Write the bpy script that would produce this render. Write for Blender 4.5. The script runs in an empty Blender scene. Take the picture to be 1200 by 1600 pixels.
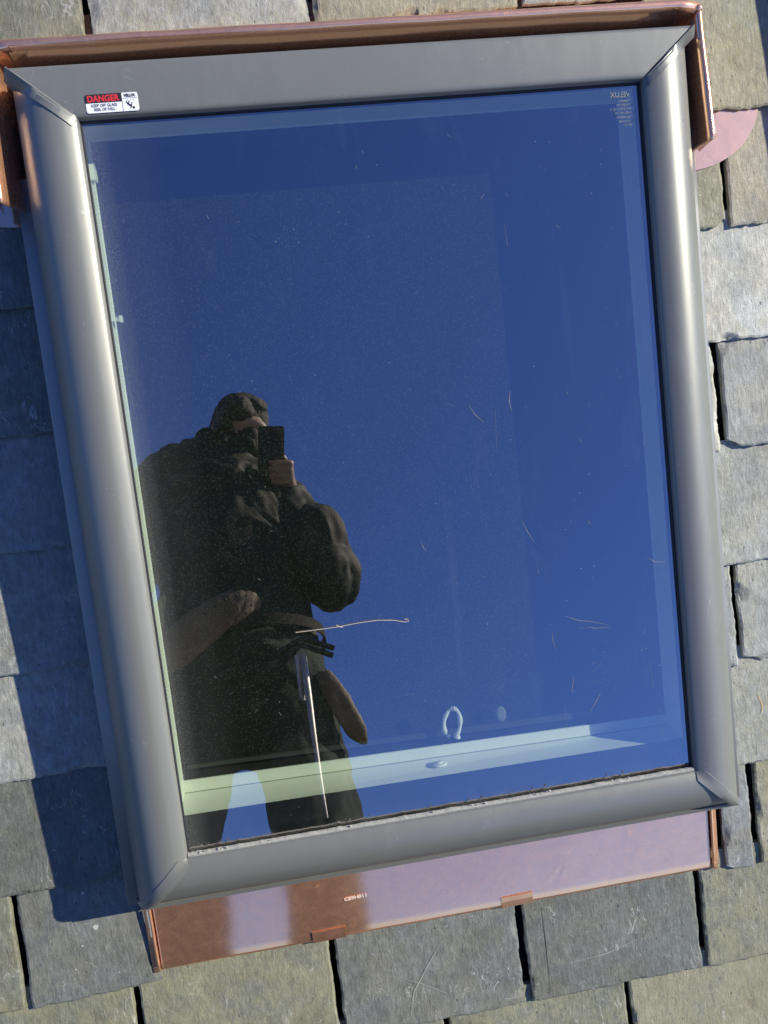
import bpy, bmesh, math, random
import numpy as np
from mathutils import Vector, Matrix, noise

# ------------------------------------------------------------------ camera, sky, sun
scene = bpy.context.scene
COL = scene.collection
PITCH = math.radians(45)
ROOF = Matrix.Rotation(PITCH, 4, 'X')            # roof coordinates (u right, v up the slope, n out of it) -> world
CAM = Vector((-0.1790, 0.0771, 1.1673))          # phone lens, roof coordinates, metres
CX = Vector((0.9856, -0.1137, 0.1252)); CU = Vector((0.1260, 0.9875, -0.0948)); CB = Vector((-0.1128, 0.1092, 0.9876))
cam = bpy.data.cameras.new('camera'); cam_o = bpy.data.objects.new('camera', cam); COL.objects.link(cam_o)
cam.sensor_fit = 'VERTICAL'; cam.sensor_height = 36.0; cam.sensor_width = 27.0
cam.lens = 1290.03 * 36.0 / 1600.0
cam.clip_start = 0.002; cam.clip_end = 500
cm = Matrix.Identity(4)
for k, a in enumerate((CX, CU, CB)):
    for r in range(3): cm[r][k] = a[r]
cm = ROOF @ (Matrix.Translation(CAM) @ cm)
cam_o.matrix_world = cm
scene.camera = cam_o

SUN = (ROOF.to_3x3() @ Vector((1.45, 0.55, 1.0))).normalized()
elev = math.asin(SUN.z); azim = math.atan2(SUN.x, SUN.y)
world = bpy.data.worlds.new('World'); scene.world = world; world.use_nodes = True
wn = world.node_tree; wn.nodes.clear()
sky = wn.nodes.new('ShaderNodeTexSky'); sky.sky_type = 'NISHITA'; sky.sun_disc = False
sky.sun_elevation = elev; sky.sun_rotation = azim
sky.altitude = 1500; sky.air_density = 1.0; sky.dust_density = 0.5; sky.ozone_density = 5.0
hsv = wn.nodes.new('ShaderNodeHueSaturation'); hsv.inputs['Saturation'].default_value = 1.07; hsv.inputs['Hue'].default_value = 0.511
tint = wn.nodes.new('ShaderNodeMix'); tint.data_type = 'RGBA'; tint.blend_type = 'MULTIPLY'; tint.inputs[0].default_value = 1.0; tint.inputs[7].default_value = (0.72, 0.90, 1.22, 1)   # a deep autumn blue
bg = wn.nodes.new('ShaderNodeBackground'); bg.inputs['Strength'].default_value = 0.13
wo = wn.nodes.new('ShaderNodeOutputWorld')
wn.links.new(sky.outputs[0], hsv.inputs['Color']); wn.links.new(hsv.outputs[0], tint.inputs[6]); wn.links.new(tint.outputs[2], bg.inputs[0]); wn.links.new(bg.outputs[0], wo.inputs[0])
sl = bpy.data.lights.new('sun', 'SUN'); sl.energy = 5.6; sl.angle = math.radians(0.5); sl.color = (1.0, 0.94, 0.75)
so = bpy.data.objects.new('sun', sl); COL.objects.link(so); so.rotation_euler = (-SUN).to_track_quat('-Z', 'Y').to_euler(); so.location = (3, -2, 4)
vs = scene.view_settings; vs.view_transform = 'Standard'; vs.look = 'None'; vs.exposure = 0.35; vs.gamma = 1.0; vs.use_curve_mapping = False
scene.cycles.use_denoising = True
scene.cycles.max_bounces = 10; scene.cycles.transparent_max_bounces = 12; scene.cycles.caustics_reflective = True
scene.cycles.sample_clamp_indirect = 12.0

W, H = 0.77, 1.0161
HW, HH = W / 2, H / 2
DECK = -0.142
TAN = 0.05; TH = 0.009; N0 = -0.104               # slate tilt, thickness, height of a slate's lower edge

# ------------------------------------------------------------------ helpers
def rootmat(base):
    return ROOF @ Matrix.Translation(Vector(base))
class MB:
    def __init__(s, base=(0, 0, 0)): s.v = []; s.f = []; s.m = []; s.b = Vector(base)
    def add(s, vs_, fs, mi=0):
        o = len(s.v); s.v += [tuple(Vector(p) - s.b) for p in vs_]
        s.f += [tuple(i + o for i in f) for f in fs]; s.m += [mi] * len(fs)
    def grid(s, rows, mi=0, close=False):
        n = len(rows[0]); vs_ = [p for r in rows for p in r]; fs = []
        for i in range(len(rows) - 1):
            for j in range(n if close else n - 1):
                k = (j + 1) % n
                fs.append((i * n + j, i * n + k, (i + 1) * n + k, (i + 1) * n + j))
        s.add(vs_, fs, mi)
    def box(s, lo, hi, mi=0):
        x0, y0, z0 = lo; x1, y1, z1 = hi
        s.add([(x0, y0, z0), (x1, y0, z0), (x1, y1, z0), (x0, y1, z0), (x0, y0, z1), (x1, y0, z1), (x1, y1, z1), (x0, y1, z1)],
              [(0, 3, 2, 1), (4, 5, 6, 7), (0, 1, 5, 4), (1, 2, 6, 5), (2, 3, 7, 6), (3, 0, 4, 7)], mi)
    def tube(s, pts, r, seg=8, mi=0, caps=True, flat=1.0):
        pts = [Vector(p) for p in pts]; rows = []
        rr = r if isinstance(r, (list, tuple)) else [r] * len(pts)
        up = None
        for i, p in enumerate(pts):
            d = (pts[min(i + 1, len(pts) - 1)] - pts[max(i - 1, 0)]).normalized()
            if up is None: up = d.orthogonal().normalized()
            up = (up - d * up.dot(d)).normalized(); sd = d.cross(up)
            rows.append([p + (up * math.cos(a) + sd * math.sin(a) * flat) * rr[i] for a in [2 * math.pi * k / seg for k in range(seg)]])
        s.grid(rows, mi, True)
        if caps:
            s.add(rows[0], [tuple(reversed(range(seg)))], mi); s.add(rows[-1], [tuple(range(seg))], mi)
    def build(s, name, mats, parent=None, smooth=None, mat_world=None):
        me = bpy.data.meshes.new(name); me.from_pydata(s.v, [], s.f)
        mats = mats if isinstance(mats, (list, tuple)) else [mats]
        for m in mats: me.materials.append(m)
        for p, mi in zip(me.polygons, s.m): p.material_index = mi
        bm = bmesh.new(); bm.from_mesh(me)
        bmesh.ops.remove_doubles(bm, verts=bm.verts, dist=1e-5)
        bmesh.ops.recalc_face_normals(bm, faces=bm.faces); bm.to_mesh(me); bm.free()
        if smooth is not None:
            me.shade_smooth(); me.set_sharp_from_angle(angle=math.radians(smooth))
        o = bpy.data.objects.new(name, me); COL.objects.link(o)
        if parent: o.parent = parent
        elif mat_world is not None: o.matrix_world = mat_world
        return o
def thing(name, label, cat, base=(0, 0, 0), group=None, roof=True):
    o = bpy.data.objects.new(name, None); COL.objects.link(o); o.empty_display_size = 0.05
    o.matrix_world = rootmat(base) if roof else Matrix.Translation(Vector(base))
    return tag(o, label, cat, group)
def tag(o, label, cat, group=None):
    o['label'] = label; o['category'] = cat
    if group: o['group'] = group
    return o
def thick(o, t, off=-1):
    m = o.modifiers.new('sheet', 'SOLIDIFY'); m.thickness = t; m.offset = off; return o
def to_mesh(o):
    dg = bpy.context.evaluated_depsgraph_get(); dg.update()
    return bpy.data.meshes.new_from_object(o.evaluated_get(dg))
def text_into(mb, body, size, origin, ux, uy, mi=0, embolden=0.0, align='LEFT', mirror=False, width=None):
    """flat lettering laid on a surface: origin and the two directions are in roof coordinates"""
    c = bpy.data.curves.new('lettering', 'FONT'); c.body = body; c.size = size; c.align_x = align; c.offset = embolden; c.resolution_u = 3
    o = bpy.data.objects.new('lettering', c); COL.objects.link(o)
    me = to_mesh(o)
    if not len(me.vertices): bpy.data.objects.remove(o); return
    xs = [v.co.x for v in me.vertices]; sc = 1.0
    if width: sc = width / max(1e-6, (max(xs) - min(xs)))
    x0 = min(xs) if align == 'LEFT' else (min(xs) + max(xs)) / 2
    ux = Vector(ux); uy = Vector(uy); og = Vector(origin)
    vs_ = [og + ux * ((v.co.x - x0) * sc * (-1 if mirror else 1)) + uy * v.co.y for v in me.vertices]
    mb.add(vs_, [tuple(p.vertices) for p in me.polygons], mi)
    bpy.data.objects.remove(o); bpy.data.curves.remove(c); bpy.data.meshes.remove(me)

# ------------------------------------------------------------------ materials
def mat(name):
    m = bpy.data.materials.new(name); m.use_nodes = True; nt = m.node_tree; nt.nodes.clear()
    return m, nt, nt.nodes, nt.links
def nd(nt, typ, **kw):
    n = nt.nodes.new(typ)
    for k, v in kw.items():
        if k in n.inputs: n.inputs[k].default_value = v
        else: setattr(n, k, v)
    return n
def ramp(nt, src, stops):
    r = nt.nodes.new('ShaderNodeValToRGB'); nt.links.new(src, r.inputs[0]); e = r.color_ramp.elements
    while len(e) < len(stops): e.new(0.5)
    for q, (p, c) in zip(e, stops):
        q.position = p; q.color = (c[0], c[1], c[2], 1) if isinstance(c, (tuple, list)) else (c, c, c, 1)
    return r.outputs[0]
def math_(nt, op, a, b=None, clamp=False):
    n = nt.nodes.new('ShaderNodeMath'); n.operation = op; n.use_clamp = clamp
    for i, x in enumerate((a, b)):
        if x is None: continue
        if isinstance(x, (int, float)): n.inputs[i].default_value = x
        else: nt.links.new(x, n.inputs[i])
    return n.outputs[0]
def mixc(nt, fac, a, b, mode='MIX'):
    n = nt.nodes.new('ShaderNodeMix'); n.data_type = 'RGBA'; n.blend_type = mode
    for i, x in ((0, fac), (6, a), (7, b)):
        if isinstance(x, (int, float)): n.inputs[i].default_value = x
        elif isinstance(x, (tuple, list)): n.inputs[i].default_value = (*x[:3], 1)
        else: nt.links.new(x, n.inputs[i])
    return n.outputs[2]
def coords(nt, scale=(1, 1, 1), loc=None, rnd=False):
    tc = nt.nodes.new('ShaderNodeTexCoord'); mp = nt.nodes.new('ShaderNodeMapping'); mp.inputs['Scale'].default_value = scale
    nt.links.new(tc.outputs['Object'], mp.inputs[0])
    if rnd:
        oi = nt.nodes.new('ShaderNodeObjectInfo'); mu = nt.nodes.new('ShaderNodeVectorMath'); mu.operation = 'SCALE'
        cb = nt.nodes.new('ShaderNodeCombineXYZ')
        nt.links.new(oi.outputs['Random'], cb.inputs[0]); nt.links.new(oi.outputs['Random'], cb.inputs[2])
        mu.inputs['Scale'].default_value = 37.0
        nt.links.new(cb.outputs[0], mu.inputs[0]); nt.links.new(mu.outputs[0], mp.inputs['Location'])
    return mp.outputs[0]
def noise_(nt, vec, scale, detail=4, rough=0.55, dist=0.0):
    n = nd(nt, 'ShaderNodeTexNoise', Scale=scale, Detail=detail, Roughness=rough, Distortion=dist); nt.links.new(vec, n.inputs['Vector'])
    return n.outputs['Fac']
def simple(name, col, rough=0.5, metal=0.0, spec=0.5, var=0.0, vs_=30.0, bump=0.0, bs=200.0, coat=0.0):
    m, nt, N, L = mat(name); out = N.new('ShaderNodeOutputMaterial'); p = N.new('ShaderNodeBsdfPrincipled'); L.new(p.outputs[0], out.inputs[0])
    p.inputs['Base Color'].default_value = (*col, 1); p.inputs['Roughness'].default_value = rough; p.inputs['Metallic'].default_value = metal
    p.inputs['Specular IOR Level'].default_value = spec; p.inputs['Coat Weight'].default_value = coat
    if var or bump: v = coords(nt)
    if var:
        f = noise_(nt, v, vs_); L.new(mixc(nt, f, tuple(c * (1 - var) for c in col), tuple(min(1, c * (1 + var)) for c in col)), p.inputs['Base Color'])
    if bump:
        b = nd(nt, 'ShaderNodeBump', Strength=bump, Distance=0.002); L.new(noise_(nt, v, bs), b.inputs['Height']); L.new(b.outputs[0], p.inputs['Normal'])
    return m

def slate_material():
    m, nt, N, L = mat('slate'); out = N.new('ShaderNodeOutputMaterial'); p = N.new('ShaderNodeBsdfPrincipled'); L.new(p.outputs[0], out.inputs[0])
    oi = N.new('ShaderNodeObjectInfo')
    v = coords(nt, rnd=True); vg = coords(nt, (1, 0.22, 1), rnd=True)
    big = noise_(nt, v, 9, 5, 0.6, 0.6); mid = noise_(nt, v, 55, 6, 0.68); grain = noise_(nt, vg, 210, 5, 0.65, 0.4); fine = noise_(nt, v, 620, 3, 0.7)
    flake = noise_(nt, coords(nt, (1, 0.45, 1), rnd=True), 120, 8, 0.78, 1.2)
    t = math_(nt, 'ADD', math_(nt, 'MULTIPLY', big, 0.45), math_(nt, 'MULTIPLY', mid, 0.5))
    t = math_(nt, 'ADD', t, math_(nt, 'ADD', math_(nt, 'MULTIPLY', grain, 0.5), math_(nt, 'MULTIPLY', flake, 0.62))); t = math_(nt, 'ADD', t, math_(nt, 'MULTIPLY', fine, 0.34))
    tone = ramp(nt, math_(nt, 'MULTIPLY', t, 0.424), [(0.36, 0.42), (0.50, 0.95), (0.64, 1.65)])
    hue = mixc(nt, ramp(nt, noise_(nt, v, 15, 5, 0.65, 0.5), [(0.38, 0.0), (0.64, 1.0)]), (0.96, 0.99, 1.00), (1.06, 1.01, 0.90))
    col = mixc(nt, 1.0, mixc(nt, 1.0, oi.outputs['Color'], hue, 'MULTIPLY'), tone, 'MULTIPLY')
    # lichen and mineral staining, amount given per slate
    lich = math_(nt, 'ADD', noise_(nt, v, 24, 7, 0.72, 0.8), math_(nt, 'MULTIPLY', math_(nt, 'SUBTRACT', oi.outputs['Alpha'], 0.5), 0.42))
    lm = ramp(nt, lich, [(0.50, 0.0), (0.66, 0.8)])
    col = mixc(nt, math_(nt, 'MULTIPLY', lm, ramp(nt, flake, [(0.35, 0.25), (0.6, 1.0)])), col, mixc(nt, fine, (0.17, 0.168, 0.10), (0.34, 0.325, 0.215)))
    # dark pits
    vo = nd(nt, 'ShaderNodeTexVoronoi', Scale=70.0, Randomness=1.0); L.new(coords(nt, (1, 0.6, 1), rnd=True), vo.inputs['Vector'])
    pit = math_(nt, 'MULTIPLY', ramp(nt, vo.outputs['Distance'], [(0.05, 1.0), (0.16, 0.0)]), ramp(nt, big, [(0.45, 0.0), (0.6, 0.75)]))
    col = mixc(nt, pit, col, (0.05, 0.052, 0.05))
    # pale scuffs: thin contour lines of a stretched noise, only in patches
    sc = noise_(nt, coords(nt, (1, 0.35, 1), rnd=True), 26, 3, 0.5, 1.8)
    line = ramp(nt, math_(nt, 'ABSOLUTE', math_(nt, 'SUBTRACT', sc, 0.5)), [(0.0, 1.0), (0.009, 0.0)])
    patch = ramp(nt, noise_(nt, v, 13, 2), [(0.47, 0.0), (0.62, 1.0)])
    vo2 = nd(nt, 'ShaderNodeTexVoronoi', Scale=38.0); L.new(v, vo2.inputs['Vector'])
    dots = ramp(nt, vo2.outputs['Distance'], [(0.035, 1.0), (0.06, 0.0)])
    scuff = math_(nt, 'MAXIMUM', math_(nt, 'MULTIPLY', math_(nt, 'MULTIPLY', line, patch), 0.75), math_(nt, 'MULTIPLY', dots, math_(nt, 'MULTIPLY', patch, 0.8)))
    col = mixc(nt, scuff, col, (0.46, 0.46, 0.43))
    L.new(col, p.inputs['Base Color']); p.inputs['Roughness'].default_value = 0.62; p.inputs['Specular IOR Level'].default_value = 0.35
    h = math_(nt, 'ADD', math_(nt, 'ADD', math_(nt, 'MULTIPLY', mid, 0.7), math_(nt, 'MULTIPLY', flake, 0.8)), math_(nt, 'ADD', math_(nt, 'MULTIPLY', grain, 0.55), math_(nt, 'MULTIPLY', fine, 0.30)))
    h = math_(nt, 'SUBTRACT', h, math_(nt, 'MULTIPLY', pit, 0.4))
    b = nd(nt, 'ShaderNodeBump', Strength=0.5, Distance=0.0042); L.new(h, b.inputs['Height']); L.new(b.outputs[0], p.inputs['Normal'])
    return m
M_SLATE = slate_material()

def paint_material(name, col, metal, rough):
    m, nt, N, L = mat(name); out = N.new('ShaderNodeOutputMaterial'); p = N.new('ShaderNodeBsdfPrincipled'); L.new(p.outputs[0], out.inputs[0])
    v = coords(nt); big = noise_(nt, v, 5, 4, 0.6); smear = noise_(nt, coords(nt, (1, 0.3, 1)), 40, 5, 0.65, 1.0)
    vo = nd(nt, 'ShaderNodeTexVoronoi', Scale=60.0); L.new(v, vo.inputs['Vector'])
    dot = math_(nt, 'MULTIPLY', ramp(nt, vo.outputs['Distance'], [(0.03, 1.0), (0.055, 0.0)]), ramp(nt, noise_(nt, v, 17, 2), [(0.5, 0.0), (0.66, 0.7)]))
    sc = noise_(nt, coords(nt, (1, 0.5, 1)), 30, 2, 0.5, 2.0)
    ln = math_(nt, 'MULTIPLY', ramp(nt, math_(nt, 'ABSOLUTE', math_(nt, 'SUBTRACT', sc, 0.5)), [(0.0, 1.0), (0.004, 0.0)]), ramp(nt, noise_(nt, v, 21, 2), [(0.56, 0.0), (0.68, 0.45)]))
    dirt = math_(nt, 'MULTIPLY', ramp(nt, smear, [(0.48, 0.0), (0.82, 0.16)]), ramp(nt, big, [(0.4, 0.1), (0.65, 1.0)]))
    c = mixc(nt, dirt, col, tuple(min(1, x * 1.6 + 0.04) for x in col)); c = mixc(nt, math_(nt, 'MAXIMUM', dot, ln), c, (0.55, 0.55, 0.53))
    L.new(c, p.inputs['Base Color']); p.inputs['Metallic'].default_value = metal
    L.new(ramp(nt, smear, [(0.3, rough * 0.95), (0.75, rough * 1.1)]), p.inputs['Roughness'])
    b = nd(nt, 'ShaderNodeBump', Strength=0.05, Distance=0.001); L.new(noise_(nt, v, 900, 2), b.inputs['Height']); L.new(b.outputs[0], p.inputs['Normal'])
    return m
M_FRAME = paint_material('grey_coated_aluminium', (0.178, 0.181, 0.170), 0.25, 0.42)
M_FLANGE = paint_material('grey_flashing_metal', (0.20, 0.205, 0.21), 0.3, 0.45)

def copper_material(name='new_copper', ca=(0.90, 0.52, 0.33), cb=(0.95, 0.59, 0.39), rough=(0.22, 0.34)):
    m, nt, N, L = mat(name); out = N.new('ShaderNodeOutputMaterial')
    v = coords(nt); big = noise_(nt, v, 6, 4, 0.6); mid = noise_(nt, v, 60, 5, 0.65, 0.6)
    c = mixc(nt, big, ca, cb)
    stain = ramp(nt, noise_(nt, v, 28, 6, 0.7, 0.8), [(0.60, 0.0), (0.85, 0.35)]); c = mixc(nt, stain, c, (0.58, 0.30, 0.21))
    p1 = N.new('ShaderNodeBsdfPrincipled'); p2 = N.new('ShaderNodeBsdfPrincipled'); mx = N.new('ShaderNodeMixShader')
    for p, r in ((p1, 0.13), (p2, 0.72)):
        p.inputs['Metallic'].default_value = 1.0; L.new(c, p.inputs['Base Color']); p.inputs['Roughness'].default_value = r
    b = nd(nt, 'ShaderNodeBump', Strength=0.05, Distance=0.004); L.new(math_(nt, 'ADD', noise_(nt, v, 14, 3), math_(nt, 'MULTIPLY', mid, 0.12)), b.inputs['Height'])
    L.new(b.outputs[0], p1.inputs['Normal']); L.new(b.outputs[0], p2.inputs['Normal'])
    sc = noise_(nt, coords(nt, (1, 0.5, 1)), 22, 3, 0.5, 2.2)
    ln = math_(nt, 'MULTIPLY', ramp(nt, math_(nt, 'ABSOLUTE', math_(nt, 'SUBTRACT', sc, 0.5)), [(0.0, 1.0), (0.005, 0.0)]), ramp(nt, noise_(nt, v, 33, 2), [(0.56, 0.0), (0.72, 0.3)]))
    fac = math_(nt, 'ADD', ramp(nt, mid, [(0.3, rough[0]), (0.8, rough[1])]), ln, True)
    L.new(fac, mx.inputs[0]); L.new(p1.outputs[0], mx.inputs[1]); L.new(p2.outputs[0], mx.inputs[2]); L.new(mx.outputs[0], out.inputs[0])
    return m
M_COPPER = copper_material(); M_PALE_COPPER = copper_material('pale_filmed_copper', (0.84, 0.57, 0.44), (0.89, 0.63, 0.50), (0.20, 0.30))

def glass_material():
    m, nt, N, L = mat('coated_window_glass'); out = N.new('ShaderNodeOutputMaterial')
    tr = N.new('ShaderNodeBsdfTransparent'); tr.inputs[0].default_value = (0.90, 1.0, 0.86, 1)
    gl = N.new('ShaderNodeBsdfGlossy'); gl.inputs['Roughness'].default_value = 0.0; gl.inputs[0].default_value = (0.98, 0.90, 0.86, 1)
    lw = nd(nt, 'ShaderNodeLayerWeight', Blend=0.5)       # Schlick, the same from both sides of the pane
    fac = math_(nt, 'ADD', math_(nt, 'MULTIPLY', math_(nt, 'POWER', lw.outputs['Facing'], 5.0), 0.58), 0.42, True)
    mx = N.new('ShaderNodeMixShader'); L.new(fac, mx.inputs[0]); L.new(tr.outputs[0], mx.inputs[1]); L.new(gl.outputs[0], mx.inputs[2])
    v = coords(nt)
    bp = nd(nt, 'ShaderNodeBump', Strength=0.02, Distance=0.004); L.new(noise_(nt, v, 5, 1), bp.inputs['Height']); L.new(bp.outputs[0], gl.inputs['Normal'])
    # dust: specks, faint smears, and a frosting of fine dust along the left edge
    df = nd(nt, 'ShaderNodeBsdfDiffuse'); df.inputs[0].default_value = (0.62, 0.64, 0.62, 1)
    vo = nd(nt, 'ShaderNodeTexVoronoi', Scale=95.0); L.new(v, vo.inputs['Vector'])
    speck = math_(nt, 'MULTIPLY', ramp(nt, vo.outputs['Distance'], [(0.03, 1.0), (0.07, 0.0)]), ramp(nt, noise_(nt, v, 11, 3), [(0.5, 0.0), (0.72, 0.8)]))
    smear = ramp(nt, noise_(nt, coords(nt, (1, 0.4, 1)), 16, 6, 0.7, 1.0), [(0.58, 0.0), (0.9, 0.025)])
    sx = N.new('ShaderNodeSeparateXYZ'); tc = N.new('ShaderNodeTexCoord'); L.new(tc.outputs['Object'], sx.inputs[0])
    edge = ramp(nt, math_(nt, 'ADD', sx.outputs[0], HW), [(0.0, 1.0), (0.012, 0.75), (0.035, 0.18), (0.10, 0.0)])
    grit = ramp(nt, noise_(nt, v, 750, 2, 0.8), [(0.50, 0.0), (0.66, 0.55)])
    d = math_(nt, 'MAXIMUM', speck, math_(nt, 'MAXIMUM', smear, math_(nt, 'MULTIPLY', edge, grit)))
    low = ramp(nt, math_(nt, 'ADD', sx.outputs[1], HH), [(0.0, 0.9), (0.006, 0.35), (0.016, 0.12), (0.06, 0.0)])
    d = math_(nt, 'MAXIMUM', d, math_(nt, 'MULTIPLY', low, math_(nt, 'MULTIPLY', grit, ramp(nt, noise_(nt, v, 45, 3), [(0.4, 0.15), (0.65, 1.0)]))))
    runs = noise_(nt, coords(nt, (1, 0.03, 1)), 34, 4, 0.6)
    d = math_(nt, 'MAXIMUM', d, math_(nt, 'MULTIPLY', ramp(nt, runs, [(0.60, 0.0), (0.78, 0.022)]), ramp(nt, noise_(nt, v, 4, 2), [(0.4, 0.0), (0.6, 1.0)])))
    d = math_(nt, 'ADD', d, 0.0012)
    m2 = N.new('ShaderNodeMixShader'); L.new(d, m2.inputs[0]); L.new(mx.outputs[0], m2.inputs[1]); L.new(df.outputs[0], m2.inputs[2]); L.new(m2.outputs[0], out.inputs[0])
    return m
M_GLASS = glass_material()

def mesh_fabric():
    m, nt, N, L = mat('dark_woven_mesh'); out = N.new('ShaderNodeOutputMaterial'); p = N.new('ShaderNodeBsdfPrincipled'); L.new(p.outputs[0], out.inputs[0])
    v = coords(nt); vo = nd(nt, 'ShaderNodeTexVoronoi', Scale=270.0, Randomness=0.65); L.new(v, vo.inputs['Vector'])
    dot = ramp(nt, vo.outputs['Distance'], [(0.15, 1.0), (0.45, 0.0)])
    br = ramp(nt, noise_(nt, v, 420, 3, 0.8), [(0.42, 0.1), (0.72, 1.0)])
    c = mixc(nt, math_(nt, 'MULTIPLY', dot, br), (0.009, 0.0098, 0.009), (0.125, 0.132, 0.118)); L.new(c, p.inputs['Base Color'])
    p.inputs['Roughness'].default_value = 0.8; p.inputs['Specular IOR Level'].default_value = 0.1
    return m
M_MESH = mesh_fabric()
M_SASH = simple('white_sash_paint', (0.80, 0.81, 0.78), 0.45, var=0.04, vs_=14)
M_BLACK = simple('black_rubber', (0.012, 0.012, 0.015), 0.45)
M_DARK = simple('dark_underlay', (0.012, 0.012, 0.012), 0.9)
M_CAULK = simple('pale_dirty_sealant', (0.33, 0.33, 0.31), 0.8, var=0.5, vs_=300, bump=0.6, bs=600)
M_SCR = simple('pale_scratch', (0.21, 0.225, 0.235), 0.7)
M_SCUFF = simple('pale_scuff', (0.40, 0.40, 0.37), 0.8, var=.3, vs_=400); M_OCHRE = simple('ochre_stain', (0.42, 0.33, 0.15), 0.8)
M_STALK = simple('dry_stalk', (0.46, 0.41, 0.33), 0.7)
M_WHITE = simple('white_vinyl', (0.78, 0.79, 0.80), 0.4, var=0.05, vs_=120)
M_RED = simple('red_ink', (0.62, 0.035, 0.04), 0.45)
M_INK = simple('black_ink', (0.02, 0.018, 0.02), 0.45)
M_GREYINK = simple('grey_ink', (0.10, 0.10, 0.12), 0.5)
M_ETCH = simple('etched_white', (0.19, 0.205, 0.21), 0.7)
M_ROPE = simple('white_cord', (0.70, 0.70, 0.64), 0.8)
M_STAMP = simple('bright_stamped_copper', (0.85, 0.66, 0.56), 0.6, 0.3)
M_WOOD = simple('weathered_plank', (0.30, 0.22, 0.14), 0.8, var=0.3, vs_=20)
M_STEEL = simple('polished_steel', (0.42, 0.42, 0.41), 0.5, 0.85)

# ------------------------------------------------------------------ ground far below the roof
g = MB(); g.add([(-300, -300, 0), (300, -300, 0), (300, 300, 0), (-300, 300, 0)], [(0, 1, 2, 3)])
go = g.build('ground', simple('meadow_ground', (0.04, 0.045, 0.025), 0.9, var=0.4, vs_=0.3)); go.location = (0, 0, -6.0); go['kind'] = 'structure'

# ------------------------------------------------------------------ slate roof
roof = thing('slate_roof', 'grey green slate roof slope surrounding the skylight', 'roof', (0, 0, DECK))
RB = (0, 0, DECK)
d = MB(RB); d.grid([[(x, y, DECK) for x in (-2.6, 2.6)] for y in (-2.4, 2.4)]); d.build('roof_deck', M_DARK, roof)

def slate_mesh(mb, u0, u1, bl, br, length=0.205, seed=0.0, res=0.0032, rough=1.0, chip=None, lift=0.0):
    """one hand-dressed slate: lower edge from (u0, bl) to (u1, br), cleft face, chipped edges"""
    W_ = u1 - u0; nx = max(6, int(W_ / res))
    ws = []; w = 0.0
    while w < length:
        ws.append(w); w += res if w < 0.195 else 0.03
    ws.append(length)
    top = []; S = Vector((seed * 7.31, seed * 3.17, seed * 1.93))
    for j, w in enumerate(ws):
        row = []
        for i in range(nx + 1):
            a = i / nx; e = min(a, 1 - a) * W_
            side = -1 if a < 0.5 else 1
            u = u0 + a * W_; vb = bl + (br - bl) * a
            q = Vector((u * 1.0, w, side * 5.0)) + S
            fe = max(0.0, 1 - e / 0.012)
            u += fe * (noise.noise(q * 30) * 0.0026 + noise.noise(q * 110) * 0.0014) * rough
            fb = max(0.0, 1 - w / 0.012)
            qb = Vector((u, 0.3, 9.0)) + S
            vb2 = fb * (noise.noise(qb * 28) * 0.003 + noise.noise(qb * 120) * 0.002) * rough
            if chip:
                for (cu, cr) in chip:
                    dd = math.hypot(u - cu, w * 1.0)
                    if dd < cr: vb2 += fb * (cr - dd) * 0.9
            P2 = Vector((u, w, 0.0)) + S
            n = N0 - w * TAN + lift
            n += noise.noise(Vector((P2.x * 7, P2.y * 4, S.z))) * 0.0013
            st = noise.noise(Vector((P2.x * 16, P2.y * 9, 3 + S.z))) * 2.2
            n += (math.floor(st) + min(1.0, (st - math.floor(st)) * 6)) * 0.00035
            n += noise.noise(Vector((P2.x * 130, P2.y * 60, S.z))) * 0.00022
            me_ = min(e, w * 1.2 if w < 0.1 else 1)
            lim = 0.0014 + 0.0014 * (0.5 + noise.noise(q * 70)) + 0.040 * max(0.0, noise.noise(q * 19 + Vector((0, 0, 3))) - 0.20)
            if me_ < lim: n -= (1 - me_ / lim) ** 1.1 * (0.0012 + lim * 0.42) * (0.6 + 0.8 * abs(noise.noise(q * 90))) * rough
            row.append((u, vb + vb2 + w, n))
        top.append(row)
    mb.grid(top)
    def under(p): return (p[0], p[1], N0 - (p[1] - (bl + br) / 2) * TAN - TH + lift)
    for edge in (top[0], [r[0] for r in top], [r[-1] for r in top], top[-1]):
        mb.grid([edge, [under(p) for p in edge]])
    c = [under(top[0][0]), under(top[0][-1]), under(top[-1][-1]), under(top[-1][0])]
    mb.add(c, [(0, 1, 2, 3)])

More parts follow.
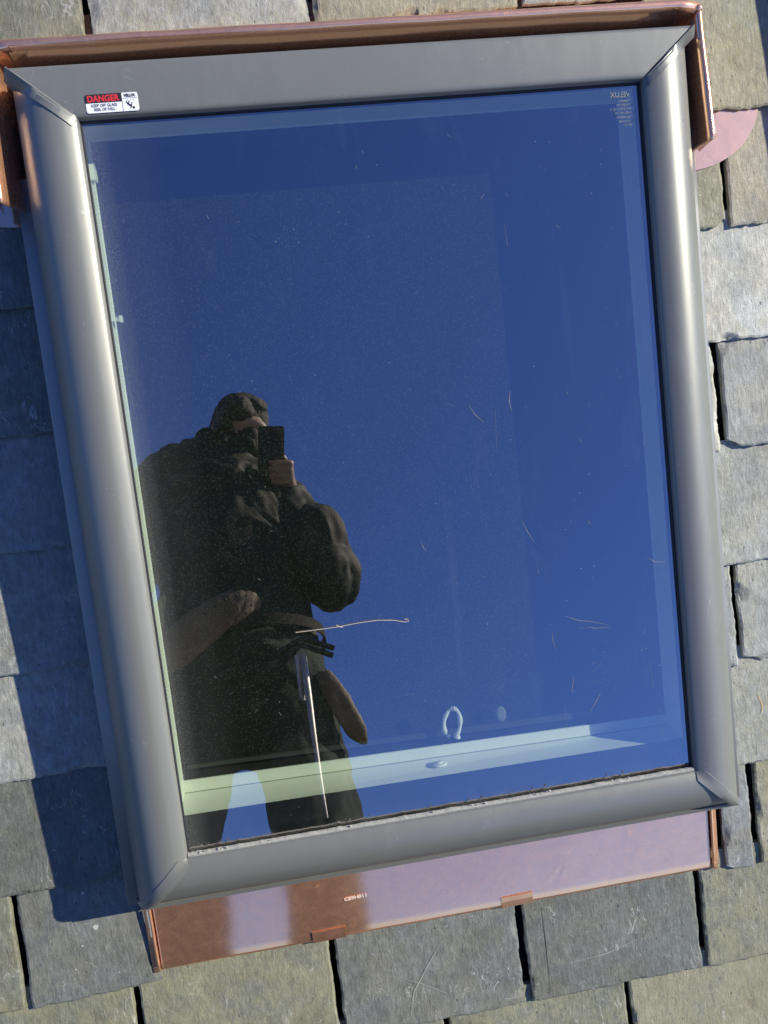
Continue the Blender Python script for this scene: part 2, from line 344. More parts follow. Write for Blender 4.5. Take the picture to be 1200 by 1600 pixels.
G1 = (0.275, 0.28, 0.265); G2 = (0.135, 0.141, 0.132); OL = (0.235, 0.225, 0.17); TAN_ = (0.28, 0.262, 0.215); PALE = (0.42, 0.42, 0.39); BL = (0.205, 0.212, 0.212)
GR = (0.170, 0.172, 0.138)
SLATES = [  # u0, u1, lower edge left, lower edge right, colour, lichen amount, chipped corners, label
    # course just above the skylight
    (-0.690, -0.379, .651, .654, GR, .35, None, None), (-0.369, -0.060, .655, .660, G1, .5, None, None), (-0.051, 0.254, .660, .668, OL, .45, None, None), (0.264, 0.475, .672, .674, G1, .4, None, None), (0.484, 0.79, .678, .678, OL, .3, None, None),
    # right of the skylight, going down
    (0.455, 0.78, .497, .500, OL, .62, None, 'olive slate with a copper plate under its lower edge'),
    (0.455, 0.562, .320, .321, OL, .35, [(0.562, .016)], None), (0.573, 0.86, .321, .320, TAN_, .4, None, None),
    (0.455, 0.77, .142, .144, PALE, .05, None, 'very pale smooth slate'),
    (0.455, 0.529, -.036, -.036, PALE, .35, None, None), (0.541, 0.85, -.031, -.030, G1, .05, [(0.541, .022)], 'grey slate with a broken lower corner'),
    (0.455, 0.77, -.224, -.222, G1, .1, None, None),
    (0.455, 0.533, -.400, -.398, G1, .45, None, None), (0.543, 0.85, -.397, -.396, G1, .2, [(0.545, .03)], None),
    (0.455, 0.77, -.572, -.571, G1, .5, None, 'grey slate with yellow stains'),
    (0.487, 0.538, -.757, -.755, BL, .1, [(0.487, .012)], 'narrow bluish slate beside the copper apron'), (0.552, 0.86, -.753, -.752, OL, .5, None, None),
    # left of the skylight, going down
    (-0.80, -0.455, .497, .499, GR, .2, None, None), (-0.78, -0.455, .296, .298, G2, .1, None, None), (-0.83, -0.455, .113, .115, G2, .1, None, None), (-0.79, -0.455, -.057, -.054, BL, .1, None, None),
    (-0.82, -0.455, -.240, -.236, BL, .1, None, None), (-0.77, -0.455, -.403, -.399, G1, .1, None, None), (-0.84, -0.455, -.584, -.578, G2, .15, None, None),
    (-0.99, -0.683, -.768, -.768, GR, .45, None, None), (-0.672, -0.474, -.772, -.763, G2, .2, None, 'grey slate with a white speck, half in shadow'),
    # under the copper apron
    (-0.835, -0.523, -.945, -.941, GR, .62, None, None), (-0.512, -0.205, -.936, -.928, GR, .68, None, 'greenish lichen covered slate below the apron'), (-0.195, 0.110, -.926, -.924, G2, .25, None, 'grey slate crossed by two pale scratches'),
    (0.123, 0.428, -.924, -.924, G2, .1, None, 'finely grained grey slate with a thin vertical crack'), (0.440, 0.75, -.925, -.924, GR, .72, None, None),
    # lowest course in sight
    (-0.665, -0.352, -1.108, -1.106, GR, .6, None, None), (-0.342, -0.031, -1.104, -1.104, GR, .6, None, None), (-0.021, 0.288, -1.103, -1.103, GR, .66, None, None), (0.299, 0.61, -1.104, -1.104, OL, .74, None, None), (0.62, 0.93, -1.104, -1.104, OL, .6, None, None),
]
random.seed(4)
for k, (u0, u1, bl, br, c, li, ch, lab) in enumerate(SLATES):
    mb = MB(RB); slate_mesh(mb, u0, u1, bl, br, seed=k + 1.0, chip=ch, lift=random.uniform(-.0006, .0006))
    def on(u, w, up=.0014): return (u, bl + (br - bl) * (u - u0) / (u1 - u0) + w, N0 - w * TAN + up)
    def mark(pts, wd, mi):
        rws = []
        for q, (a, w) in enumerate(pts):
            a2, w2 = pts[min(q + 1, len(pts) - 1)]; a1, w1 = pts[max(q - 1, 0)]; dd = Vector((a2 - a1, w2 - w1)).normalized(); k2 = wd * (.5 if 0 < q < len(pts) - 1 else .15)
            rws.append([on(a - dd.y * k2, w + dd.x * k2), on(a + dd.y * k2, w - dd.x * k2)])
        mb.grid(rws, mi)
    if lab and 'speck' in lab:
        for a, w, r in ((-.561, .110, .0042), (-.573, .168, .0026), (-.585, .085, .0016), (-.60, .05, .0013), (-.535, .03, .0012)):
            mb.add([on(a + r * math.cos(x) * (1 + .2 * math.sin(3 * x)), w + r * math.sin(x)) for x in [2 * math.pi * e / 12 for e in range(12)]], [tuple(range(12))], 1)
    if lab and 'two pale' in lab: mark([(-.02, .135), (-.05, .095), (-.075, .06), (-.085, .02)],   .0008, 1); mark([(-.10, .09), (-.06, .07), (-.02, .045)], .0007, 1)
    if lab and 'vertical crack' in lab: mark([(.155, .172), (.156, .10), (.155, .012)], .0010, 2); mark([(.19, .055), (.26, .06), (.32, .075)], .0008, 1)
    if lab and 'yellow' in lab: mark([(.565, .118), (.572, .10), (.57, .085)], .003, 3); mark([(.60, .09), (.604, .05), (.60, .03)], .002, 3)
    o = mb.build('slate', [M_SLATE, M_SCUFF, M_DARK, M_OCHRE], roof, smooth=17)
    j = random.uniform(.93, 1.07); o.color = (c[0] * j, c[1] * j, c[2] * j * random.uniform(.97, 1.03), li)
    if lab: o['label'] = lab
# the slates beyond the photograph, one part
rest = MB(RB); kk = 100
rows_v = [.66, .497, .32, .142, -.034, -.223, -.399, -.572, -.757, -.927, -1.104]
rows_v = [.66 + .178 * k for k in range(9, 0, -1)] + rows_v + [-1.104 - .178 * k for k in range(1, 7)]
for q, vb in enumerate(rows_v):
    taken = [(u0, u1) for (u0, u1, bl, br, *_r) in SLATES if abs((bl + br) / 2 - vb) < .06]
    if -.70 < vb < .55: taken.append((-.455, .455))
    if -.80 < vb < -.70: taken.append((-.474, .487))
    if .45 < vb < 1.58: taken.append((.80, 1.73))
    taken.sort(); u = -2.55; spans = []
    for a, b in taken + [(2.55, 2.55)]:
        if a - u > .02: spans.append((u + (.010 if u > -2.5 else 0), a - (.010 if a < 2.5 else 0)))
        u = max(u, b)
    for a, b in spans:
        k = max(1, round((b - a) / .305)); off = (0.1 if q % 2 else -0.05) if k > 2 else 0.0
        cuts = [a] + [a + (b - a) * (e + off) / k for e in range(1, k)] + [b]
        for c0, c1 in zip(cuts[:-1], cuts[1:]):
            ln = .09 if vb == .32 and c1 > .80 and c0 < 1.73 else .205
            if c1 - c0 > .04: slate_mesh(rest, c0 + (.005 if c0 > a else 0), c1 - (.005 if c1 < b else 0), vb + random.uniform(-.003, .003), vb + random.uniform(-.003, .003), length=ln, seed=kk, res=0.03); kk += 1
o = rest.build('slates', M_SLATE, roof, smooth=32); o.color = (*GR, .45); o['kind'] = 'stuff'

# ------------------------------------------------------------------ skylight
sky_root = thing('skylight', 'grey framed roof window mirroring blue sky and a dark dressed person', 'skylight', (0, 0, DECK))
SB = (0, 0, DECK)
SIDE = [(0.0, 0.002), (0.0006, 0.009), (0.002, 0.0125), (0.005, 0.0145), (0.012, 0.0178), (0.020, 0.0205), (0.030, 0.0215), (0.040, 0.0203), (0.049, 0.0172), (0.057, 0.0125), (0.065, 0.006), (0.072, -0.002), (0.078, -0.011), (0.083, -0.021), (0.0862, -0.033), (0.087, -0.048)]
BOT = [(0.0, 0.002), (0.0006, 0.009), (0.002, 0.0125), (0.006, 0.0148), (0.014, 0.0178), (0.024, 0.0195), (0.034, 0.0185), (0.044, 0.0155), (0.053, 0.0105), (0.061, 0.0042), (0.068, -0.0035), (0.074, -0.012), (0.0775, -0.0205), (0.0785, -0.0255), (0.0800, -0.0258), (0.0815, -0.0215), (0.0885, -0.0245), (0.0893, -0.030), (0.087, -0.048)]
TOP = [(0.0, 0.002), (0.0004, 0.008), (0.0018, 0.0118), (0.0045, 0.0138), (0.010, 0.0150), (0.059, 0.0196), (0.0625, 0.0194), (0.0655, 0.0175), (0.0675, 0.013), (0.0682, -0.048)]
def densify(pr, k=3):
    out = []
    for (a, b), (c, e) in zip(pr[:-1], pr[1:]):
        for i in range(k): out.append((a + (c - a) * i / k, b + (e - b) * i / k))
    return out + [pr[-1]]
def cladding(which):
    mb = MB(SB)
    if which in ('left', 'right'):
        s = -1 if which == 'left' else 1
        rows = [[(s * (HW + t), -(HH + t) + (2 * HH + t + t * 0.80) * k / 24, n) for k in range(25)] for t, n in densify(SIDE, 2)]
    else:
        s = 1 if which == 'top' else -1
        kx = 0.079 / 0.0682 if which == 'top' else 1.0
        rows = [[((HW + t * kx) * e, s * (HH + t), n) for e in [1 - 2 * k / 24 for k in range(25)]] for t, n in densify(TOP if which == 'top' else BOT, 2)]
    mb.grid(rows); return mb
top_cl = cladding('top').build('top_cladding', M_FRAME, sky_root, smooth=40)
cladding('left').build('side_cladding', M_FRAME, sky_root, smooth=40)
cladding('right').build('side_cladding', M_FRAME, sky_root, smooth=40)
bot_cl = cladding('bottom').build('bottom_cladding', M_FRAME, sky_root, smooth=40)
def prof(pr, t):
    t = max(0, t)
    for (a, b), (c, e) in zip(pr[:-1], pr[1:]):
        if a <= t <= c and c > a: return b + (e - b) * (t - a) / (c - a)
    return pr[-1][1]
for sx in (-1, 1):
    for sy in (1, -1):
        mb = MB(SB); rows = []
        for i in range(31):
            q = i / 30
            if sy > 0:
                tu, tv = 0.0005 + q * 0.0790, 0.0004 + q * 0.0665
                a = prof(TOP, tv) if tv < 0.0655 else 0.0172
                w1, w2 = 0.0045, 0.0125
                def S(dl):
                    # a point dl outward and down on the side piece
                    x, y = tu + dl * .62, tv - dl * .78
                    return x, y
                x1, y1 = S(w1); x2, y2 = S(w2)
                h1 = max(prof(SIDE, x1) + .0016, a - 0.0035); h2 = max(prof(SIDE, x2) + .0016, a - 0.016)
                x0, y0 = S(-.0015)
                R_ = [(x0, y0, a - .004), (x0, y0, a + .0008), (tu, tv, a + .0014), (x1, y1, h1), (x2, y2, h2), (x2 + .0002, y2 - .0003, min(h2, prof(SIDE, x2)) - .006)]
                rows.append([(sx * (HW + x), HH + y, n) for x, y, n in R_])
            else:
                t = 0.0006 + q * 0.0868; hi = 0.0068; R_ = []
                for dl, up in ((-hi, -.005), (-hi, .0009), (-hi * .96, .0013), (-hi * .3, .0013), (hi * .3, .0013), (hi * .96, .0013), (hi, .0009), (hi, -.005)):
                    tu, tv = max(0.0004, t - dl), max(0.0004, t + dl)
                    n = min(prof(SIDE, tu), prof(SIDE, tv)) if t > .07 else (prof(SIDE, tu) if tu >= tv else prof(SIDE, tv))
                    R_.append((tu, tv, max(n, prof(SIDE, t) - .010) + up))
                rows.append([(sx * (HW + x), -(HH + y), n) for x, y, n in R_])
        if sy > 0 and sx > 0: mb.grid([r[:3] for r in rows], 1); mb.grid([r[2:] for r in rows])
        else: mb.grid(rows)
        for rr in (rows[0], rows[-1]): mb.add(rr, [tuple(range(len(rr)))])
        mb.build('corner_cover', [M_FRAME, M_BLACK], sky_root, smooth=35)
# frame box below the cladding
mb = MB(SB)
for s in (-1, 1):
    mb.box((s * 0.462 - 0.012, -0.585, DECK + .004), (s * 0.462 + 0.012, 0.585, -0.046)); mb.box((-0.449, s * 0.583 - 0.012, DECK + .004), (0.449, s * 0.583 + 0.012, -0.0465))
mb.build('frame_box', M_FLANGE, sky_root)
# black gasket round the pane
def ring(mb, a, b, na, nb, mi=0):
    """a sloping or flat ring between two rectangles (half width, half height)"""
    A = [(-a[0], -a[1], na), (a[0], -a[1], na), (a[0], a[1], na), (-a[0], a[1], na)]; B = [(-b[0], -b[1], nb), (b[0], -b[1], nb), (b[0], b[1], nb), (-b[0], b[1], nb)]
    mb.grid([A, B], mi, True)
mb = MB(SB); ring(mb, (HW + .004, HH + .004), (HW - .0015, HH - .0015), 0.006, 0.0035); ring(mb, (HW - .0015, HH - .0015), (HW - .0025, HH - .0025), 0.0035, 0.0006); mb.build('gasket', M_BLACK, sky_root, smooth=40)
# glass pane
mb = MB((0, 0, 0)); mb.grid([[(-HW - .012, -HH - .012, 0), (HW + .012, -HH - .012, 0)], [(-HW - .012, HH + .012, 0), (HW + .012, HH + .012, 0)]])
pane = mb.build('glass_pane', M_GLASS, sky_root); pane.location = (0, 0, -DECK)
# sash inside: black spacer, white reveal in two steps, ledge
XI, XL, YT, YB = 0.3885, 0.3935, 0.5130, -0.4680
def walls(mb, x, yt, yb, n0, n1, x2=None, yt2=None, yb2=None, xl=None, xl2=None, mi=0, tl=0.0, tl2=None):
    tl2 = tl if tl2 is None else tl2
    x2 = x if x2 is None else x2; yt2 = yt if yt2 is None else yt2; yb2 = yb if yb2 is None else yb2
    xl = x if xl is None else xl; xl2 = xl if xl2 is None else xl2
    A = [(-xl, yb + tl, n0), (x, yb - tl, n0), (x, yt, n0), (-xl, yt, n0)]; B = [(-xl2, yb2 + tl2, n1), (x2, yb2 - tl2, n1), (x2, yt2, n1), (-xl2, yt2, n1)]
    mb.grid([A, B], mi, True)
LD = -0.078
mb = MB(SB); walls(mb, 0.43, 0.55, -0.555, -0.0275, -0.0275, XI - .0005, YT - .0005, YB + .0005, .43, XL - .0005, tl2=.004); walls(mb, HW + .010, HH + .010, -HH - .010, -0.0275, -0.0015)
mb.build('spacer', M_BLACK, sky_root)
mb = MB(SB); walls(mb, XI, YT, YB, -0.028, LD, XI - .001, YT - .001, YB + .008, XL, XL - .002, tl=.004, tl2=.008)
walls(mb, XI - .001, YT - .001, YB + .008, LD, LD - .0002, XI - .002, YT - .002, YB + .027, XL - .002, XL - .003, tl=.008, tl2=.009)
walls(mb, XI - .002, YT - .002, YB + .027, LD - .0002, LD - .003, xl=XL - .003, tl=.009)
sash = mb.build('sash_frame', M_SASH, sky_root)
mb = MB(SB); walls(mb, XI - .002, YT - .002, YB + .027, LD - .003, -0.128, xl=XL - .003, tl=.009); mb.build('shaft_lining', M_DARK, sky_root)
mb = MB((0, 0, 0)); mb.grid([[(-0.40, -0.45, 0), (0.40, -0.45, 0)], [(-0.40, 0.53, 0), (0.40, 0.53, 0)]])
bl_ = mb.build('mesh_blind', M_MESH, sky_root); bl_.location = (0, 0, -0.122 - DECK)
mb = MB(SB); mb.add([(-XL + .0025, YB + .0164, LD + .0006), (XI - .002, YB + .0004, LD + .0006), (XI - .002, YB + .0016, LD + .0006), (-XL + .0025, YB + .0176, LD + .0006)], [(0, 1, 2, 3)])
mb.build('sash_joint', simple('grey_green_joint', (.22, .25, .20), .7), sash)  # thin grey-green line along the joint, one even colour
mb = MB(SB); mb.add([(-.385, YB + .0475, -.0935), (.27, YB + .0275, -.0935), (.27, YB + .0385, -.0935), (-.385, YB + .0530, -.0935), (-.385, YB + .0475, -.099), (.27, YB + .0275, -.099), (.27, YB + .0385, -.099), (-.385, YB + .0530, -.099)], [(0, 1, 2, 3), (0, 4, 5, 1), (2, 6, 7, 3), (1, 5, 6, 2), (0, 3, 7, 4), (4, 7, 6, 5)]); mb.build('blind_rail', simple('grey_blind_rail', (.04, .042, .04), .5), sky_root)
# button, pull loop, its ghost reflection and clip on the sash
mb = MB(SB)
def disc(mb, c, ru, rv, h, seg=20, mi=0, crown=0.6):
    rows = []
    for f, z in ((1, 0), (1, h * .6), (.85, h), (crown * .6, h * 1.05), (.02, h * .9)):
        rows.append([(c[0] + ru * f * math.cos(a), c[1] + rv * f * math.sin(a), c[2] + z) for a in [2 * math.pi * k / seg for k in range(seg)]])
    mb.grid(rows, mi, True)
for off, r_, h in ((0, .012, .004), (0, .006, .006)):
    rows = []
    for f, z in ((1, 0), (1, h * .7), (.8, h), (.02, h)):
        rows.append([(0.002 + r_ * f * math.cos(a), YB + .0055 + z * .95, -0.056 + r_ * f * .75 * math.sin(a)) for a in [2 * math.pi * k / 20 for k in range(20)]])
    mb.grid(rows, 0, True)
mb.build('button', M_SASH, sash, smooth=40)
mb = MB(SB)
pts = []
for k in range(33):
    a = math.radians(-62 + k * 300 / 32)
    pts.append((0.0315 + 0.0125 * math.cos(a) + .003 * math.sin(a), -0.405 + 0.0235 * math.sin(a), -0.076 + 0.008 * math.cos(a * .5)))
pts.append((0.026, -0.4285, -0.074)); pts.insert(0, (0.040, -0.432, -0.076))
rr = []
P2 = []
for i in range(len(pts) - 1):
    for q in range(5):
        P2.append(tuple(pts[i][c] + (pts[i + 1][c] - pts[i][c]) * q / 5 for c in range(3))); rr.append(0.0028 + .0006 * math.sin(i * .9) + (0.0009 if (i * 5 + q) % 4 < 2 else 0))
mb.tube(P2, rr, 8); mb.build('pull_loop', M_ROPE, sash, smooth=60)
mb = MB(SB); disc(mb, (0.118, -0.414, -0.100), .008, .013, .002); mb.build('loop_ghost', simple('grey_loop_ghost', (.16, .165, .16), .8, var=.6, vs_=700), sash, smooth=40)  # flat grey disc standing in for the loop's ghost reflection in the glass
mb = MB(SB); mb.box((-0.394, 0.2590, -0.062), (-0.3790, 0.2640, -0.056)); mb.box((-0.3815, 0.2570, -0.064), (-0.3775, 0.2660, -0.054)); mb.build('clip', M_SASH, sash); mb = MB(SB); mb.box((-0.394, 0.452, -0.07), (-0.385, 0.474, -0.055)); mb.build('hinge_plate', M_SASH, sash)
# side flashing strips
for s in (-1, 1):
    mb = MB(SB)
    pr = [(0.462, -0.050), (0.480, -0.0560), (0.4935, -0.0600), (0.4950, -0.0612), (0.4950, -0.0640), (0.489, -0.072), (0.4865, -0.112)]
    mb.grid([[(s * a, y, n) for y in (-0.603, -0.3, 0.0, 0.3, 0.46)] for a, n in pr]); thick(mb.build('side_flashing', M_FLANGE, sky_root, smooth=40), 0.001)
# danger sticker on the top cladding
def on_top(u, t, up=0.0): return (u, HH + t, 0.0150 + (t - 0.010) * 0.0939 + 0.0006 + up)
mb = MB(SB)
def rrect(u0, u1, t0, t1, r, up, mi, corners='abcd'):
    pts = []
    for name, cx, cy, a0 in (('a', u1 - r, t1 - r, 0), ('b', u0 + r, t1 - r, 90), ('c', u0 + r, t0 + r, 180), ('d', u1 - r, t0 + r, 270)):
        if name in corners:
            for k in range(7):
                a = math.radians(a0 + 15 * k); pts.append(on_top(cx + r * math.cos(a), cy + r * math.sin(a), up))
        else: pts.append(on_top(cx + (r if name in 'ad' else -r), cy + (r if name in 'ab' else -r), up))
    mb.add(pts, [tuple(range(len(pts)))], mi)
SU0, SU1, ST0, ST1 = -0.3720, -0.3052, 0.0050, 0.0272
sp = SU0 + 0.0462
rrect(SU0, SU1, ST0, ST1, 0.0028, 0.0, 0)
rrect(SU0, sp - .0003, ST0 + 0.0118, ST1, 0.0028, 0.0002, 1, 'b')
mb.add([on_top(sp - .0003, ST0, .0002), on_top(sp + .0002, ST0, .0002), on_top(sp + .0002, ST1, .0002), on_top(sp - .0003, ST1, .0002)], [(0, 1, 2, 3)], 1)
mb.add([on_top(sp + .001, ST0 + .0152, .0002), on_top(SU1 - .001, ST0 + .0152, .0002), on_top(SU1 - .001, ST0 + .0157, .0002), on_top(sp + .001, ST0 + .0157, .0002)], [(0, 1, 2, 3)], 3)
ux, uy = (1, 0, 0), Vector((0, 1, 0.0939)).normalized()
text_into(mb, 'DANGER', 0.0105, on_top((SU0 + sp) / 2, ST0 + 0.0134, .0004), ux, uy, 2, 0.00035, 'CENTER', width=0.0405)
text_into(mb, 'KEEP OFF GLASS', 0.0052, on_top((SU0 + sp) / 2, ST0 + 0.0070, .0004), ux, uy, 3, 0.00008, 'CENTER', width=0.0325)
text_into(mb, 'RISK OF FALL', 0.0052, on_top((SU0 + sp) / 2, ST0 + 0.0022, .0004), ux, uy, 3, 0.00008, 'CENTER', width=0.0265)
text_into(mb, 'VELUX', 0.0050, on_top((sp + SU1) / 2, ST0 + 0.0170, .0004), ux, uy, 1, 0.00022, 'CENTER', width=0.0150)
def stroke(p, q, w, mi=1):
    a = Vector((p[0], p[1])); b = Vector((q[0], q[1])); dd = (b - a).normalized(); pr = Vector((-dd.y, dd.x)) * w / 2
    mb.add([on_top(*(a + pr), .0004), on_top(*(a - pr), .0004), on_top(*(b - pr), .0004), on_top(*(b + pr), .0004)], [(0, 1, 2, 3)], mi)
fx, ft = sp + 0.0105, ST0 + 0.0072
stroke((fx - .0042, ft + .0022), (fx + .0012, ft - .0022), .0020)                     # trunk of the falling figure
stroke((fx - .0040, ft + .0020), (fx - .0055, ft + .0048), .0011); stroke((fx - .0030, ft + .0018), (fx - .0012, ft + .0050), .0011)
stroke((fx + .0005, ft - .0012), (fx + .0018, ft + .0030), .0009); stroke((fx + .0008, ft - .0024), (fx - .0020, ft - .0042), .0009)
hd = [on_top(fx + .0032 + .0015 * math.cos(a), ft - .0034 + .0015 * math.sin(a), .0004) for a in [2 * math.pi * k / 14 for k in range(14)]]
mb.add(hd, [tuple(range(14))], 1)
for dx in (-.0030, .0006, .0040): stroke((fx + dx, ft + .0052), (fx + dx, ft + .0070), .0004, 3)
mb.build('warning_sticker', [M_WHITE, M_INK, M_RED, M_GREYINK], top_cl)
# etched mark in the top right corner of the pane, read from inside, so mirrored from here
mb = MB((0, 0, 0)); zz = 0.0012
def etch(txt, u_right, v, size, width): text_into(mb, txt, size, (u_right, v, zz), (1, 0, 0), (0, 1, 0), 0, 0.0, 'LEFT', True, width)
etch('VELUX', 0.3700, 0.4905, 0.0105, 0.029)
for k, (txt, w) in enumerate((('Toughened 2', .017), ('EN 12150-1 6.4', .024), ('EN 1279-5  CE 11', .031), ('DK 8752 2011 76', .027), ('Type 0025 06', .022), ('U 1.0 g 0.46', .022), ('07 11', .011))):
    etch(txt, 0.3735 if k % 2 else 0.370, 0.4845 - k * 0.0056, 0.0040, w)
mb.build('etched_mark', M_ETCH, pane)
# scratches and scuffs on the pane
mb = MB((0, 0, 0)); random.seed(11)
def scr(pts, w=0.0005, z=0.0009):
    pts = [Vector((*p, 0)) for p in pts]; rows = []
    for i, p in enumerate(pts):
        dd = (pts[min(i + 1, len(pts) - 1)] - pts[max(0, i - 1)]).normalized(); pr = Vector((-dd.y, dd.x, 0)) * w * (0.25 if i in (0, len(pts) - 1) else 1) / 2
        rows.append([(p + pr) + Vector((0, 0, z)), (p - pr) + Vector((0, 0, z))])
    mb.grid(rows)
SCR = [
    [(0.205, -0.240), (0.225, -0.250), (0.245, -0.255), (0.272, -0.264)], [(0.215, -0.246), (0.235, -0.257)], [(0.238, -0.262), (0.250, -0.266), (0.276, -0.268)], [(0.225, -0.262), (0.240, -0.264)],
    [(0.185, -0.262), (0.184, -0.275), (0.187, -0.290)], [(0.230, -0.395), (0.243, -0.378), (0.251, -0.366)], [(0.262, -0.288), (0.270, -0.290)],
    [(0.340, -0.170), (0.352, -0.178), (0.372, -0.181)], [(0.345, -0.182), (0.373, -0.188)], [(0.350, -0.176), (0.374, -0.184)],
    [(0.340, -0.40), (0.345, -0.46)], [(0.331, -0.33), (0.334, -0.375)], [(0.193, -0.38), (0.194, -0.418)], [(0.003, -0.103), (0.006, -0.112), (0.010, -0.116)],
    [(0.094, 0.085), (0.100, 0.072), (0.113, 0.058)], [(0.060, 0.092), (0.072, 0.086)], [(0.155, 0.070), (0.153, 0.085), (0.156, 0.10)], [(0.172, 0.30), (0.171, 0.33)],
    [(0.205, -0.36), (0.209, -0.345), (0.210, -0.335)], [(0.155, -0.09), (0.160, -0.105), (0.170, -0.125)], [(0.128, 0.02), (0.131, 0.075)], [(0.17, -0.155), (0.172, -0.17)],
]
for s in SCR: scr(s, random.uniform(.0004, .0007))
for k in range(36):
    a, b = random.uniform(-.36, .37), random.uniform(-.47, .46); ln = random.uniform(.002, .009); th = random.gauss(1.9, .6)
    scr([(a, b), (a + ln * math.cos(th) * .5 + random.uniform(-.001, .001), b + ln * math.sin(th) * .5), (a + ln * math.cos(th), b + ln * math.sin(th))], random.uniform(.0002, .0005))
for cx, cy, nn in ((0.262, -0.315, 16), (0.245, -0.345, 14), (-0.03, -0.33, 12), (0.05, -0.17, 8), (-0.235, -0.06, 6), (-0.27, -0.30, 14)):
    for k in range(nn):
        a, b = cx + random.gauss(0, .016), cy + random.gauss(0, .012); th = random.gauss(.6, .5); ln = random.uniform(.002, .008)
        scr([(a, b), (a + ln * math.cos(th), b + ln * math.sin(th) * .6)], random.uniform(.0003, .0006))
mb.build('scratches', M_SCR, pane)['kind'] = 'stuff'
# crusty line of sealant along the lower edge of the pane
mb = MB(SB); random.seed(5); rows = []
nseg = 240
for i in range(nseg + 1):
    u = -HW + .0005 + (W - .001) * i / nseg
    hh = 0.0004 + 0.0024 * max(0, noise.noise(Vector((u * 70, 1.3, 0)))) + .0014 * noise.noise(Vector((u * 260, 4, 0)))
    hh = max(hh, .0004)
    v0 = -HH - .002
    rows.append([(u, v0 + .001, 0.0105), (u, v0 + .0028 + hh * .8, 0.0112 + hh * .3), (u, v0 + .0052 + hh, 0.0085), (u, v0 + .005 + hh * .7, 0.0045)])
mb.grid(rows)
for k in range(24):
    u = random.choice([random.uniform(-.37, .37), random.uniform(-.38, -.33), random.gauss(.1, .05)]); r = random.uniform(.0008, .0024); c = Vector((u, -HH + .0035 + random.uniform(0, .003), .011))
    rws = []
    for i in range(5):
        ph = math.pi * (i + .02) / 4.04
        rws.append([c + Vector((math.cos(a) * math.sin(ph), math.sin(a) * math.sin(ph) * .8, math.cos(ph) * .6)) * r * (1 + .35 * noise.noise(Vector((u * 900 + i * 3, a * 2, k)))) for a in [2 * math.pi * q / 7 for q in range(7)]])
    mb.grid(rws, 0, True)
mb.build('sealant_crumbs', M_CAULK, bot_cl, smooth=50)

# dry stalk lying on the glass
mb = MB((-0.11, -0.208, 0.001))
P = [(-0.192, -0.2075, .0025), (-0.1571, -0.2080, .003), (-0.1293, -0.2078, .0035), (-0.1012, -0.2062, .004), (-0.0732, -0.2064, .004), (-0.0501, -0.2098, .0035), (-0.0337, -0.2150, .003), (-0.0282, -0.2143, .003), (-0.0290, -0.2118, .003), (-0.034, -0.2108, .003)]
mb.tube(P, 0.00045, 6); mb.tube([(-0.133, -0.2052, .0035), (-0.128, -0.2085, .0035), (-0.124, -0.2092, .0035)], .0006, 6)
tag(mb.build('grass_stalk', M_STALK, None, 50, rootmat((-0.11, -0.208, 0.001))), 'thin dry grass stalk with a hooked tip lying on the glass', 'stalk')

# ------------------------------------------------------------------ copper flashings
HB = (0, 0.6, -0.1)
head = thing('copper_head_flashing', 'folded copper collar wrapped round the top of the grey skylight frame', 'flashing', HB)
# cross-section of the collar: s outward from the frame edge, n height
SEC = [(-0.018, -0.096), (0.002, -0.095), (0.0065, -0.090), (0.0078, -0.080), (0.0098, -0.050), (0.0125, -0.020), (0.0137, -0.0145), (0.0160, -0.0115), (0.0192, -0.0105), (0.0222, -0.0118), (0.0245, -0.0150), (0.0262, -0.022), (0.030, -0.050), (0.036, -0.085), (0.0405, -0.106), (0.048, -0.1150), (0.100, -0.1190)]
BX, BY = 0.4705, 0.5905
def collar(part):
    mb = MB(HB); rows = []
    for i, (s, n) in enumerate(SEC):
        row = []
        if part == 'top':
            for k in range(41):
                e = 1 - 2 * k / 40; u = (BX + s) * e; s_ = s + .0075 * min(1, max(0, s - .004) / .008) * (1 - max(0, (abs(e) - .97) / .03))
                row.append((u, BY + s_ + (0.0010 * noise.noise(Vector((u * 9, i * .2, 2))) if 3 < i < 12 else 0), n + (0.0012 * noise.noise(Vector((u * 14, i * .3, 5))) if 3 < i < 12 else 0)))
        else:
            sd = -1 if part == 'left' else 1
            end = 0.424 if sd > 0 else 0.416
            for k in range(25):
                f = k / 24; v1 = end + max(0, min(1, (s - .012) / .014)) * 0.008
                v = (BY + s) + (v1 - (BY + s)) * f
                fl = ((0.009 if sd > 0 else 0.005) if i > 3 else 0.005) * f * min(1, max(0, s) / .012)
                if sd < 0: fl += 0.011 * min(1, max(0, (n + .060) / .045)) * min(1, f * 12) if i < 12 else 0.011 * min(1, f * 12)
                row.append((sd * (BX + s + fl + (0.0008 * noise.noise(Vector((v * 12, i * .2, 8 + sd))) if 3 < i < 12 else 0)), v, n + (0.0008 * noise.noise(Vector((v * 15, i * .3, 5 + sd))) if 3 < i < 12 else 0)))
        rows.append(row)
        if part != 'top' and i == 11: pass
    if part != 'top': rows = rows[:14]
    mb.grid(rows); return thick(mb.build('top_fold' if part == 'top' else 'side_fold', M_COPPER, head, smooth=50), 0.0012)
for p in ('top', 'left', 'right'): collar(p)
